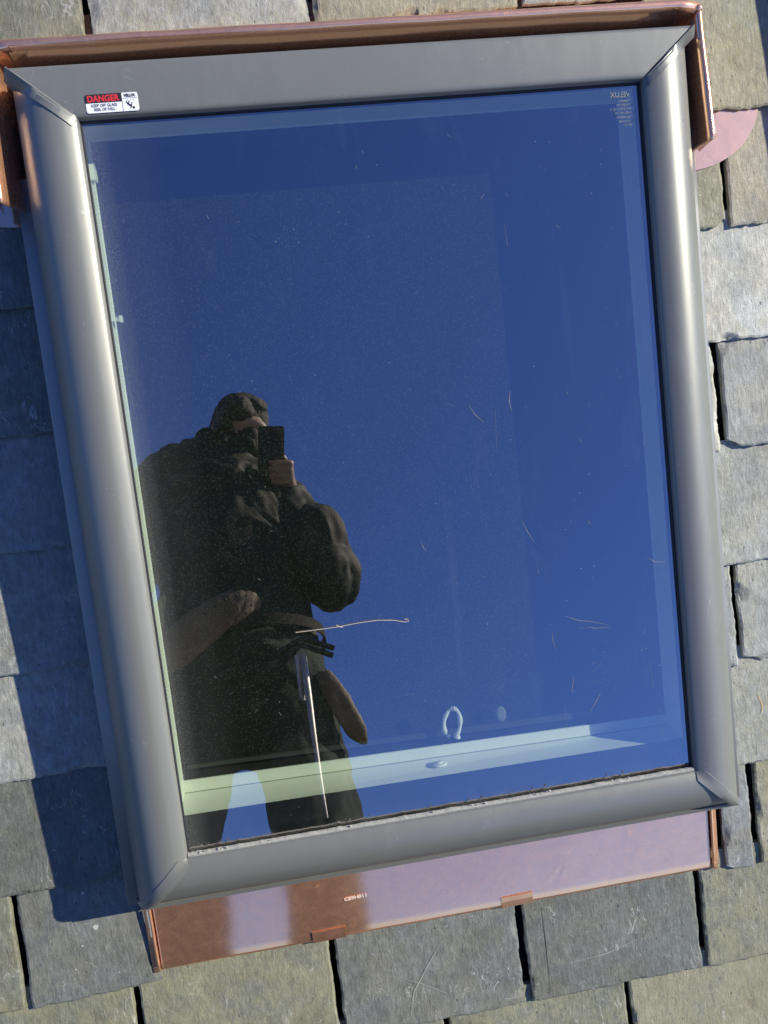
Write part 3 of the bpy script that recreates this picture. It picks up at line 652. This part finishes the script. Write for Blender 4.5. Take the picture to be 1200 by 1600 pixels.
# soldered corner lumps
for s in (-1, 1):
    mb = MB(HB); c = Vector((s * (BX + .019), BY + .019, -0.0115)); rws = []
    for i in range(7):
        ph = math.pi * (i + .02) / 6.04
        rws.append([c + Vector((math.cos(a) * math.sin(ph) * .0055, math.sin(a) * math.sin(ph) * .005, math.cos(ph) * .003)) * (1 + .3 * noise.noise(Vector((i * 2.0, a * 1.5, s)))) for a in [2 * math.pi * q / 10 for q in range(10)]])
    mb.grid(rws, 0, True); mb.build('corner_fold', M_COPPER, head, smooth=60)
# quarter-round copper plates slipped under the slates beside the collar
for s, lab in ((1, 'rounded copper plate under the olive slate at the bare right frame side'), (-1, 'rounded copper plate in shade beside the sunlit left copper fold')):
    b = (s * 0.5, 0.44, -0.1); mb = MB(b)
    cx, cy, ax, ay = s * 0.505, 0.510, 0.128, 0.100
    pts = [(s * 0.470, 0.56), (s * 0.470, 0.4115), (s * 0.515, 0.4105)]
    for k in range(13):
        a = math.radians(-82 + k * 72 / 12); pts.append((cx + s * ax * math.cos(a), cy + ay * math.sin(a)))
    pts += [(s * 0.640, 0.530), (s * 0.640, 0.56)]
    zt = lambda v: N0 - (v - 0.320) * TAN + 0.0028
    mb.add([(a, v, zt(v)) for a, v in pts], [tuple(range(len(pts)))])
    tag(thick(mb.build('copper_plate', M_PALE_COPPER, None, None, rootmat(b)), 0.0012), lab, 'flashing', 'rounded copper plates beside the skylight')
# apron below the skylight
AB = (0, -0.69, -0.1)
apron = thing('copper_apron', 'pinkish copper apron sheet below the skylight, lying on the slates', 'flashing', AB)
mb = MB(AB); rows = []
for j in range(49):
    f = j / 48; v = -0.590 - f * 0.1535
    row = []
    for i in range(281):
        u = -0.4705 + 0.928 * i / 280
        n = -0.0965 - 0.0055 * f
        n += 0.0009 * noise.noise(Vector((u * 5, v * 6, 1.2))) + 0.00012 * noise.noise(Vector((u * 22, v * 18, 4)))
        n += 0.00035 * noise.noise(Vector((u * 120, v * 120, 2))) * math.exp(-((u - .185) / .022) ** 2 - ((v + .700) / .016) ** 2)
        if f > 0.92: n -= (f - .92) / .08 * 0.0007
        vv = v + (0.0008 * noise.noise(Vector((u * 12, 3, 3))) if j == 48 else 0)
        row.append((u, vv, n))
    rows.append(row)
mb.grid(rows); sheet = thick(mb.build('sheet', M_COPPER, apron, smooth=50), 0.001)
for s in (-1, 1):
    mb = MB(AB); u0 = -0.4710 if s < 0 else 0.4580; rows = []
    pr = [(0, .0012), (0.0007 * s, .0042), (0.0022 * s, .0052), (0.0036 * s, .0040), (0.0050 * s, .0012), (0.0118 * s, -.0002), (0.0130 * s, -.0018), (0.0132 * s, -.006)]
    for a, h in pr:
        row = []
        for j in range(15):
            f = j / 14; v = -0.590 - f * (0.1535 + (0.004 if abs(a) > .004 else 0))
            row.append((u0 + a + 0.0007 * noise.noise(Vector((v * 30, a * 90, s))), v, -0.0965 - 0.0055 * f - (0.0012 if f > .9 else 0) + h + 0.0005 * noise.noise(Vector((v * 40, 1, s)))))
        rows.append(row)
    mb.grid(rows); thick(mb.build('edge_fold', M_COPPER, apron, smooth=50), 0.0008)
for u0, u1 in ((-0.2290, -0.1750), (0.0866, 0.1398), (-0.445, -0.40), (0.385, 0.43)):
    if abs(u0) > .3: continue
    mb = MB(AB); mb.grid([[(u0, -0.7265, -0.1002), (u1, -0.7255, -0.1002)], [(u0, -0.735, -0.1012), (u1, -0.734, -0.1012)], [(u0, -0.7448, -0.1026), (u1, -0.7440, -0.1026)], [(u0, -0.7462, -0.1062), (u1, -0.7455, -0.1062)]])
    thick(mb.build('cleat', M_COPPER, apron), 0.0016, 1)
mb = MB(AB); text_into(mb, 'CE9H011', 0.0078, (-0.1525, -0.6815, -0.0984), (1, 0.04, 0), Vector((-.04, 1, 0.036)).normalized(), 0, 0.0003, 'CENTER', width=0.0365)
mb.build('stamped_number', M_STAMP, sheet)

# ------------------------------------------------------------------ the person on the roof, seen mirrored in the glass
def XYZ(c): return ROOF.to_3x3() @ Vector(c)
def U(p): return ROOF.to_3x3().inverted() @ Vector(p)
class Blob:
    """overlapping tapered limbs and ellipsoids fused by a voxel remesh into one continuous surface"""
    def __init__(s): s.bm = bmesh.new()
    def ell(s, c, r, rot=None, seg=20):
        m = Matrix.Translation(Vector(c)) @ (rot.to_4x4() if rot else Matrix.Identity(4)) @ Matrix.Diagonal((*r, 1))
        bmesh.ops.create_uvsphere(s.bm, u_segments=seg, v_segments=seg // 2 + 2, radius=1.0, matrix=m)
    def limb(s, pts, rs, flat=1.0, side=None, sub=5, seg=16):
        P = [Vector(p) for p in pts]; C = []; R = []
        n = len(P)
        for i in range(n - 1):                       # Catmull-Rom through the joints
            p0 = P[max(0, i - 1)]; p1 = P[i]; p2 = P[i + 1]; p3 = P[min(n - 1, i + 2)]
            for k in range(sub):
                t = k / sub
                C.append(0.5 * ((2 * p1) + (p2 - p0) * t + (2 * p0 - 5 * p1 + 4 * p2 - p3) * t * t + (3 * p1 - p0 - 3 * p2 + p3) * t ** 3)); R.append(rs[i] + (rs[i + 1] - rs[i]) * t)
        C.append(P[-1]); R.append(rs[-1])
        # rounded ends
        d0 = (C[0] - C[1]).normalized(); d1 = (C[-1] - C[-2]).normalized()
        C = [C[0] + d0 * R[0] * .8, C[0] + d0 * R[0] * .5] + C + [C[-1] + d1 * R[-1] * .5, C[-1] + d1 * R[-1] * .8]; R = [R[0] * .45, R[0] * .85] + R + [R[-1] * .85, R[-1] * .45]
        up = Vector(side).normalized() if side else None; rings = []
        for i, p in enumerate(C):
            d = (C[min(i + 1, len(C) - 1)] - C[max(i - 1, 0)]).normalized()
            if up is None: up = d.orthogonal().normalized()
            up = (up - d * up.dot(d)).normalized(); sd = d.cross(up)
            rings.append([s.bm.verts.new(p + (up * math.cos(a) + sd * math.sin(a) * flat) * R[i]) for a in [2 * math.pi * k / seg for k in range(seg)]])
        for A, B in zip(rings[:-1], rings[1:]):
            for k in range(seg): s.bm.faces.new((A[k], A[(k + 1) % seg], B[(k + 1) % seg], B[k]))
        s.bm.faces.new(tuple(reversed(rings[0]))); s.bm.faces.new(tuple(rings[-1]))
    def build(s, name, material, parent, base, voxel, smooth=4, fold=0.0, fscale=14.0):
        bmesh.ops.recalc_face_normals(s.bm, faces=s.bm.faces)
        me = bpy.data.meshes.new('tmp'); s.bm.to_mesh(me); s.bm.free()
        o = bpy.data.objects.new('tmp', me); COL.objects.link(o)
        r = o.modifiers.new('r', 'REMESH'); r.mode = 'VOXEL'; r.voxel_size = voxel
        if smooth: k = o.modifiers.new('s', 'SMOOTH'); k.iterations = smooth; k.factor = 0.5
        out = to_mesh(o); bpy.data.objects.remove(o); bpy.data.meshes.remove(me)
        out.name = name
        if fold:
            nr = [v.normal.copy() for v in out.vertices]
            for v, n in zip(out.vertices, nr):
                c = v.co; w2 = noise.noise(c * 5.0) * .09; q = Vector(((c.x + w2) * fscale, c.y * fscale, (c.z + w2) * fscale * .5))
                r1 = 1 - abs(noise.noise(q + Vector((0, 0, noise.noise(q * .6) * 1.5)))) * 2
                r2 = 1 - abs(noise.noise(q * 2.3 + Vector((3, 1, 7)))) * 2
                v.co = c + n * fold * (r1 * .8 + r2 * .35 + noise.noise(q * .5) * .8 - .3)
        for v in out.vertices: v.co = v.co - Vector(base)
        out.materials.append(material); out.shade_smooth()
        ob = bpy.data.objects.new(name, out); COL.objects.link(ob); ob.parent = parent
        return ob
def fabric(name, col, rough=0.8, sheen=0.0):
    m = simple(name, col, rough, var=0.25, vs_=9, bump=0.35, bs=420, spec=0.25); return m
M_SKIN = simple('skin', (0.24, 0.16, 0.125), 0.55, var=0.2, vs_=40, spec=0.4)
M_JACKET = fabric('black_jacket_fabric', (0.0050, 0.0062, 0.0068), 0.7)
M_TROUSER = fabric('dark_green_trouser_fabric', (0.009, 0.017, 0.016), 0.85)
M_HAIR = simple('dark_hair', (0.012, 0.011, 0.010), 0.8, var=0.4, vs_=200, bump=0.8, bs=180)
M_BOOT = simple('boot_leather', (0.05, 0.035, 0.022), 0.6)
M_LEATHER = simple('worn_tan_leather', (0.10, 0.072, 0.045), 0.65, var=0.6, vs_=28, bump=0.3, bs=300)
M_KHAKI = simple('khaki_webbing', (0.22, 0.19, 0.09), 0.8, var=0.2, vs_=60)
M_PHONE = simple('black_phone_glass', (0.008, 0.008, 0.010), 0.12)

FEET = (-0.33, -0.75, -0.74)
man = thing('person', 'person in dark clothes holding up a phone, mirrored in the skylight glass', 'person', FEET, roof=False)
# phone: lens at the camera, body to the lower left of it as its holder sees it
wx, wu, wb = XYZ(CX), XYZ(CU), XYZ(CB)
lens = XYZ(CAM)
pc = lens - wx * 0.022 - wu * 0.060 + wb * 0.0075
def PH(x, y, z): return pc + wx * x + wu * y + wb * z
mb = MB(pc); rows = []
for zz_, k in ((-0.0042, .93), (-0.0034, .985), (-0.0015, 1), (0.0015, 1), (0.0034, .985), (0.0042, .93)):
    row = []
    for cx_, cy_, a0 in ((1, 1, 0), (-1, 1, 90), (-1, -1, 180), (1, -1, 270)):
        for q in range(5):
            a = math.radians(a0 + 22.5 * q); row.append(PH((cx_ * .029 + .008 * math.cos(a)) * k, (cy_ * .070 + .008 * math.sin(a)) * (k * .5 + .5), zz_))
    rows.append(row)
mb.grid(rows, 0, True); mb.add(rows[0], [tuple(range(20))]); mb.add(rows[-1], [tuple(range(20))])
ph = mb.build('phone', M_PHONE, None, 40, Matrix.Translation(pc)); tag(ph, 'black phone held up in front of the face to take the picture', 'phone')
mb = MB(pc)
for q in range(3):
    rows = []
    for f, z in ((1, -.0042), (1, -.0052), (.7, -.0054)):
        rows.append([PH(.022 - q * .0 + .0055 * f * math.cos(a), .0600 - .0165 * (q + 1) + .0055 * f * math.sin(a), z) for a in [2 * math.pi * w / 16 for w in range(16)]])
    mb.grid(rows, 0, True); mb.add(rows[-1], [tuple(range(16))])
mb.build('lens', M_PHONE, ph)

hc = Vector((-0.300, -0.945, 1.062))                         # head centre
F = (pc - hc); F = Vector((F.x * .75, F.y, F.z * .62)).normalized()  # where the face looks
Rt = F.cross(Vector((0, 0, 1))).normalized(); Up = Rt.cross(F).normalized()
HR = Matrix((Rt, F, Up)).transposed()
def HD(x, y, z): return hc + Rt * x + F * y + Up * z           # x to the person's right, y forward, z up
shL, shR = Vector((-0.525, -0.965, 0.905)), Vector((-0.205, -0.990, 0.785))
neck = Vector((-0.335, -0.985, 0.955)); chest = Vector((-0.365, -0.955, 0.740)); waist = Vector((-0.345, -0.890, 0.400)); pelvis = Vector((-0.330, -0.865, 0.190))
elR = Vector((-0.105, -0.850, 0.470)); wrR = PH(.080, -.158, .026)
elL = Vector((-0.615, -0.930, 0.590)); wrL = Vector((-0.610, -0.815, 0.360))
hipL, hipR = Vector((-0.440, -0.860, 0.12)), Vector((-0.235, -0.860, 0.12))
knL, knR = Vector((-0.497, -0.775, -0.26)), Vector((-0.200, -0.770, -0.27)); anL, anR = Vector((-0.480, -0.820, -0.645)), Vector((-0.205, -0.815, -0.645))
body = Blob()
body.ell(HD(0, -.012, .020), (.076, .096, .100), HR); body.ell(HD(0, .020, -.055), (.058, .070, .062), HR); body.ell(HD(0, .048, -.090), (.030, .034, .026), HR)
body.ell(HD(0, .070, .030), (.058, .022, .030), HR)                                            # brow
body.ell(HD(0, .098, -.022), (.013, .018, .028), HR); body.ell(HD(0, .108, -.036), (.017, .015, .012), HR)      # nose
body.ell(HD(0, .086, -.066), (.024, .012, .006), HR); body.ell(HD(0, .086, -.074), (.020, .011, .006), HR)      # lips
for s in (-1, 1):
    body.ell(HD(s * .030, .080, .004), (.015, .012, .011), HR); body.ell(HD(s * .043, .066, -.030), (.024, .022, .020), HR)   # eye, cheek
    body.ell(HD(s * .080, -.008, -.008), (.010, .020, .033), HR)                                # ear
body.limb([HD(0, -.030, -.06), neck, chest], [.055, .062, .10])
body.limb([chest + Vector((0, 0, .06)), chest, waist, pelvis], [.13, .15, .125, .14], .72, (1, 0, 0))
for sh, el, wr in ((shL, elL, wrL), (shR, elR, wrR)): body.limb([chest + Vector((0, -.01, .12)), sh, el, wr], [.07, .058, .043, .028])
for hp, kn, an in ((hipL, knL, anL), (hipR, knR, anR)):
    body.limb([hp, kn, an], [.088, .058, .038]); body.limb([an, an + Vector((0, .03, -.055)), an + Vector((0, .15, -.070))], [.036, .034, .026])
# right hand round the phone: palm at its lower right edge, four fingers across its back, thumb on the screen side
palm = PH(.050, -.078, .012)
body.limb([wrR, PH(.064, -.116, .020), palm, PH(.050, -.046, .006)], [.028, .035, .037, .027], .55, wb)
for y, ln in ((-.026, 1.0), (-.046, 1.08), (-.066, 1.0), (-.084, .82)):
    body.limb([PH(.056, y - .002, .006), PH(.050, y, -.014), PH(.030, y + .002, -.0165), PH(.030 - .034 * ln, y + .004, -.0150)], [.0105, .0098, .0088, .0072], 1, None, 4, 10)
body.limb([PH(.054, -.070, .018), PH(.050, -.044, .022), PH(.038, -.018, .018), PH(.022, .002, .0145)], [.015, .0125, .0105, .0085], 1, None, 4, 10)
# left hand hanging, slightly curled
hl = wrL + Vector((.012, .045, -.075))
body.limb([wrL, wrL + Vector((.004, .020, -.035)), hl], [.027, .032, .034], .5, (0, 1, .5))
for k, ln in enumerate((.078, .086, .080, .062)):
    b0 = hl + Vector((.0, .030 - .019 * k, -.012 - .004 * k)); body.limb([b0, b0 + Vector((.004, .012, -ln * .45)), b0 + Vector((.014, .010, -ln * .8)), b0 + Vector((.026, .002, -ln))], [.0105, .0095, .0085, .007], 1, None, 4, 10)
body.limb([wrL + Vector((0, .03, -.03)), hl + Vector((.010, .055, .010)), hl + Vector((.020, .066, -.020)), hl + Vector((.028, .062, -.045))], [.015, .013, .0105, .0085], 1, None, 4, 10)
body.build('body', M_SKIN, man, FEET, 0.0048, 3)
# eyes
M_EYE = simple('eye', (0.03, 0.02, 0.015), 0.15)
for s in (-1, 1):
    mb = MB(FEET); c = HD(s * .030, .086, .004); rws = []
    for i in range(7):
        phi = math.pi * (i + .01) / 6.02; rws.append([c + (Rt * math.cos(a) * math.sin(phi) * .0095 + Up * math.sin(a) * math.sin(phi) * .0055 + F * math.cos(phi) * .006) for a in [2 * math.pi * q / 12 for q in range(12)]])
    mb.grid(rws, 0, True); mb.build('eye', M_EYE, man, 60)
hair = Blob()
hair.ell(HD(0, -.022, .046), (.083, .096, .088), HR); hair.ell(HD(0, -.050, .010), (.082, .074, .080), HR)
hair.ell(HD(0, .022, .098), (.060, .046, .026), HR); hair.ell(HD(-.040, .058, .066), (.048, .044, .044), HR); hair.ell(HD(-.060, .040, .040), (.026, .040, .040), HR)
for s in (-1, 1): hair.ell(HD(s * .073, .004, .020), (.012, .024, .036), HR)
hair.build('hair', M_HAIR, man, FEET, 0.006, 2, 0.004, 60)
gt = Blob()                                                       # dark neck warmer pulled up over nose and mouth
gt.ell(HD(0, .028, -.040), (.076, .086, .060), HR); gt.ell(HD(0, .094, -.034), (.026, .032, .030), HR); gt.ell(HD(0, .050, -.090), (.042, .044, .034), HR); gt.ell(HD(0, -.005, -.050), (.076, .075, .045), HR)
gt.limb([HD(0, -.010, -.085), neck + Vector((0, .005, .03))], [.075, .085])
gt.build('neck_warmer', M_JACKET, man, FEET, 0.006, 3, 0.003, 30)
jk = Blob()
jk.limb([neck + Vector((0, 0, .0)), chest, waist + Vector((0, 0, .12)), waist, pelvis + Vector((-.008, 0, .03))], [.115, .205, .190, .182, .185], .66, (1, 0, 0))
jk.ell(chest + Vector((-.01, .01, .05)), (.185, .135, .13))
jk.limb([Vector((-.36, -.97, .90)), shL + Vector((0, 0, .015)), elL, wrL + Vector((0, -.005, .01))], [.115, .092, .072, .046])
jk.limb([Vector((-.34, -.97, .86)), shR, elR + Vector((.0, .0, -.01)), wrR + (elR - wrR) * .10], [.105, .094, .082, .040])
jk.ell(elR + Vector((.012, .0, -.045)), (.068, .080, .085)); jk.ell(elR + Vector((-.01, .01, .07)), (.075, .08, .10))
# standing collar
for k in range(9):
    a = math.radians(-150 + k * 300 / 8 + 90); c = HD(0, -.03, -.105)
    jk.ell(Vector((neck.x + .095 * math.sin(math.radians(-140 + k * 35)), neck.y + .02 - .085 * math.cos(math.radians(-140 + k * 35)), neck.z + .045)), (.030, .026, .055))
jk.ell((-0.455, -0.950, 1.000), (.030, .03, .060))
jk.build('jacket', M_JACKET, man, FEET, 0.008, 3, 0.013, 12.0)
tr_ = Blob()
tr_.limb([waist + Vector((0, 0, -.06)), pelvis, pelvis + Vector((0, .01, -.10))], [.172, .185, .150], .72, (1, 0, 0))
for hp, kn, an in ((hipL, knL, anL), (hipR, knR, anR)):
    tr_.limb([hp, (hp + kn) / 2, kn, (kn + an) / 2, an + Vector((0, 0, -.01))], [.104, .093, .085, .078, .072])
tr_.ell(pelvis + Vector((0, .04, -.12)), (.075, .07, .09))
tr_.build('trousers', M_TROUSER, man, FEET, 0.008, 3, 0.011, 12.0)
for an in (anL, anR):
    bt = Blob(); bt.limb([an + Vector((0, -.005, .02)), an + Vector((0, .0, -.05)), an + Vector((0, .09, -.062)), an + Vector((0, .17, -.070))], [.056, .058, .050, .036], .85, (1, 0, 0)); bt.limb([an + Vector((0, -.045, -.082)), an + Vector((0, .18, -.082))], [.040, .038], .35, (1, 0, 0))
    bt.build('boot', M_BOOT, man, FEET, 0.008, 3)
# belt
mb = MB(FEET); rows = []
for z, k in ((.232, 1.0), (.232, 1.02), (.262, 1.02), (.262, 1.0)):
    rows.append([(pelvis.x + .196 * k * math.cos(a), pelvis.y - .005 + .146 * k * math.sin(a), z + .02 * math.cos(a)) for a in [2 * math.pi * q / 40 for q in range(40)]])
rows.append(rows[0]); mb.grid(rows, 0, True)
mb.build('belt', simple('black_webbing', (0.014, 0.014, 0.014), 0.85, spec=.2), man, 40)
def pouch(name, pts, rs, flat, side, m, base, fold=.002, vox=.006):
    b = Blob(); b.limb(pts, rs, flat, side); o = b.build(name, m, None, base, vox, 2, fold, 40); o.matrix_world = Matrix.Translation(Vector(base)); return o
tp = pouch('tool_pouch', [(-0.510, -0.735, 0.170), (-0.46, -0.720, 0.205), (-0.40, -0.713, 0.250), (-0.335, -0.715, 0.290), (-0.297, -0.725, 0.305)], [.030, .048, .052, .046, .032], .26, (-.5, 0, .85), M_LEATHER, (-0.4, -0.74, 0.23), .004, .005)
for k_, (x_, z_) in enumerate(((-.30, .318), (-.322, .322), (-.348, .314), (-.372, .300), (-.395, .285), (-.290, .290), (-.302, .270), (-.325, .256))):
    b_ = Blob(); b_.ell((x_, -.702, z_ - .012), (.0035, .003, .0035), None, 10); st_ = b_.build('stud', M_BLACK, tp, (-0.4, -0.74, 0.23), .0012, 1)
tag(tp, 'long tan leather pouch slung across the front of the dark clothes, mirrored at glass left', 'tool pouch')
tag(pouch('webbing_strap', [(-0.520, -0.745, 0.235), (-0.512, -0.735, 0.30), (-0.492, -0.745, 0.365)], [.030, .024, .006], .30, (1, 0, 0), M_KHAKI, (-0.51, -0.75, 0.3), 0, .004), 'khaki strap end above the tan leather pouch', 'strap')
tag(pouch('leather_sheath', [(-0.150, -0.770, 0.110), (-0.125, -0.760, 0.040), (-0.098, -0.765, -0.030), (-0.085, -0.77, -0.055)], [.020, .028, .023, .012], .45, (.9, 0, .35), M_LEATHER, (-0.12, -0.77, 0.03)), 'short brown leather sheath hanging at the hip beside the steel tool', 'sheath')
# slater's hammer hanging from the belt: flat steel head, long bright shank
mb = MB((-0.186, -0.71, 0.1)); H0 = (-0.186, -0.715, 0.12)
mb.tube([(-0.1895, -0.700, 0.125), (-0.1880, -0.690, 0.03), (-0.187, -0.682, -0.08), (-0.184, -0.675, -0.19), (-0.181, -0.672, -0.235)], [.0078, .0074, .0056, .0036, .0018], 10)
mb.add([(-0.2070, -0.694, 0.022), (-0.1915, -0.704, 0.022), (-0.1925, -0.704, 0.128), (-0.2085, -0.694, 0.128), (-0.2050, -0.691, 0.022), (-0.1895, -0.701, 0.022), (-0.1905, -0.701, 0.128), (-0.2065, -0.691, 0.128)], [(0, 1, 2, 3), (7, 6, 5, 4), (0, 4, 5, 1), (1, 5, 6, 2), (2, 6, 7, 3), (3, 7, 4, 0)]); mb.box((-0.2035, -0.704, 0.115), (-0.184, -0.696, 0.135))
hm = mb.build('slate_hammer', M_STEEL, None, 40, Matrix.Translation(Vector((-0.186, -0.71, 0.1)))); tag(hm, 'bright steel slating tool hanging straight down from the belt', 'hammer')
for (a, b_, c, r) in (((-0.235, -0.705, 0.150), (-0.185, -0.690, 0.165), (-0.120, -0.700, 0.135), .0065), ((-0.245, -0.708, 0.118), (-0.19, -0.69, 0.150), (-0.125, -0.700, 0.118), .0065)):
    mb = MB((-0.19, -0.7, .15)); mb.tube([a, b_, c], [r, r * 1.2, r], 10)
    o = mb.build('plier_handle', simple('black_plastic_grip', (0.012, 0.012, 0.013), 0.25), hm, 50); o.location = Vector((-0.19, -0.7, .15)) - Vector((-0.186, -0.71, 0.1))
# plank on brackets that carries the feet
mb = MB((-0.33, -0.74, -0.76)); mb.box((-0.95, -0.90, -0.775), (0.02, -0.64, -0.737))
pl = mb.build('roof_plank', M_WOOD, None, None, Matrix.Translation(Vector((-0.33, -0.74, -0.76)))); tag(pl, 'weathered scaffold plank under the person, below the photograph', 'plank')
for x in (-0.85, -0.08):
    mb = MB((-0.33, -0.74, -0.76)); mb.box((x - .02, -0.88, -0.790), (x + .02, -0.62, -0.776)); mb.tube([(x, -0.64, -0.785), (x, -0.70, -0.88)], .012, 8); mb.build('bracket', M_STEEL, pl)

# ------------------------------------------------------------------ a second skylight further along the roof: its shadow falls into the picture
def copy_tree(o, parent=None):
    c = o.copy(); COL.objects.link(c)
    if parent: c.parent = parent
    for ch in list(o.children): copy_tree(ch, c)
    return c
nb = copy_tree(sky_root); nb.matrix_world = rootmat((1.262, 0.985, DECK)); tag(nb, 'neighbouring grey skylight outside the frame that shades the slates at the upper right edge', 'skylight')
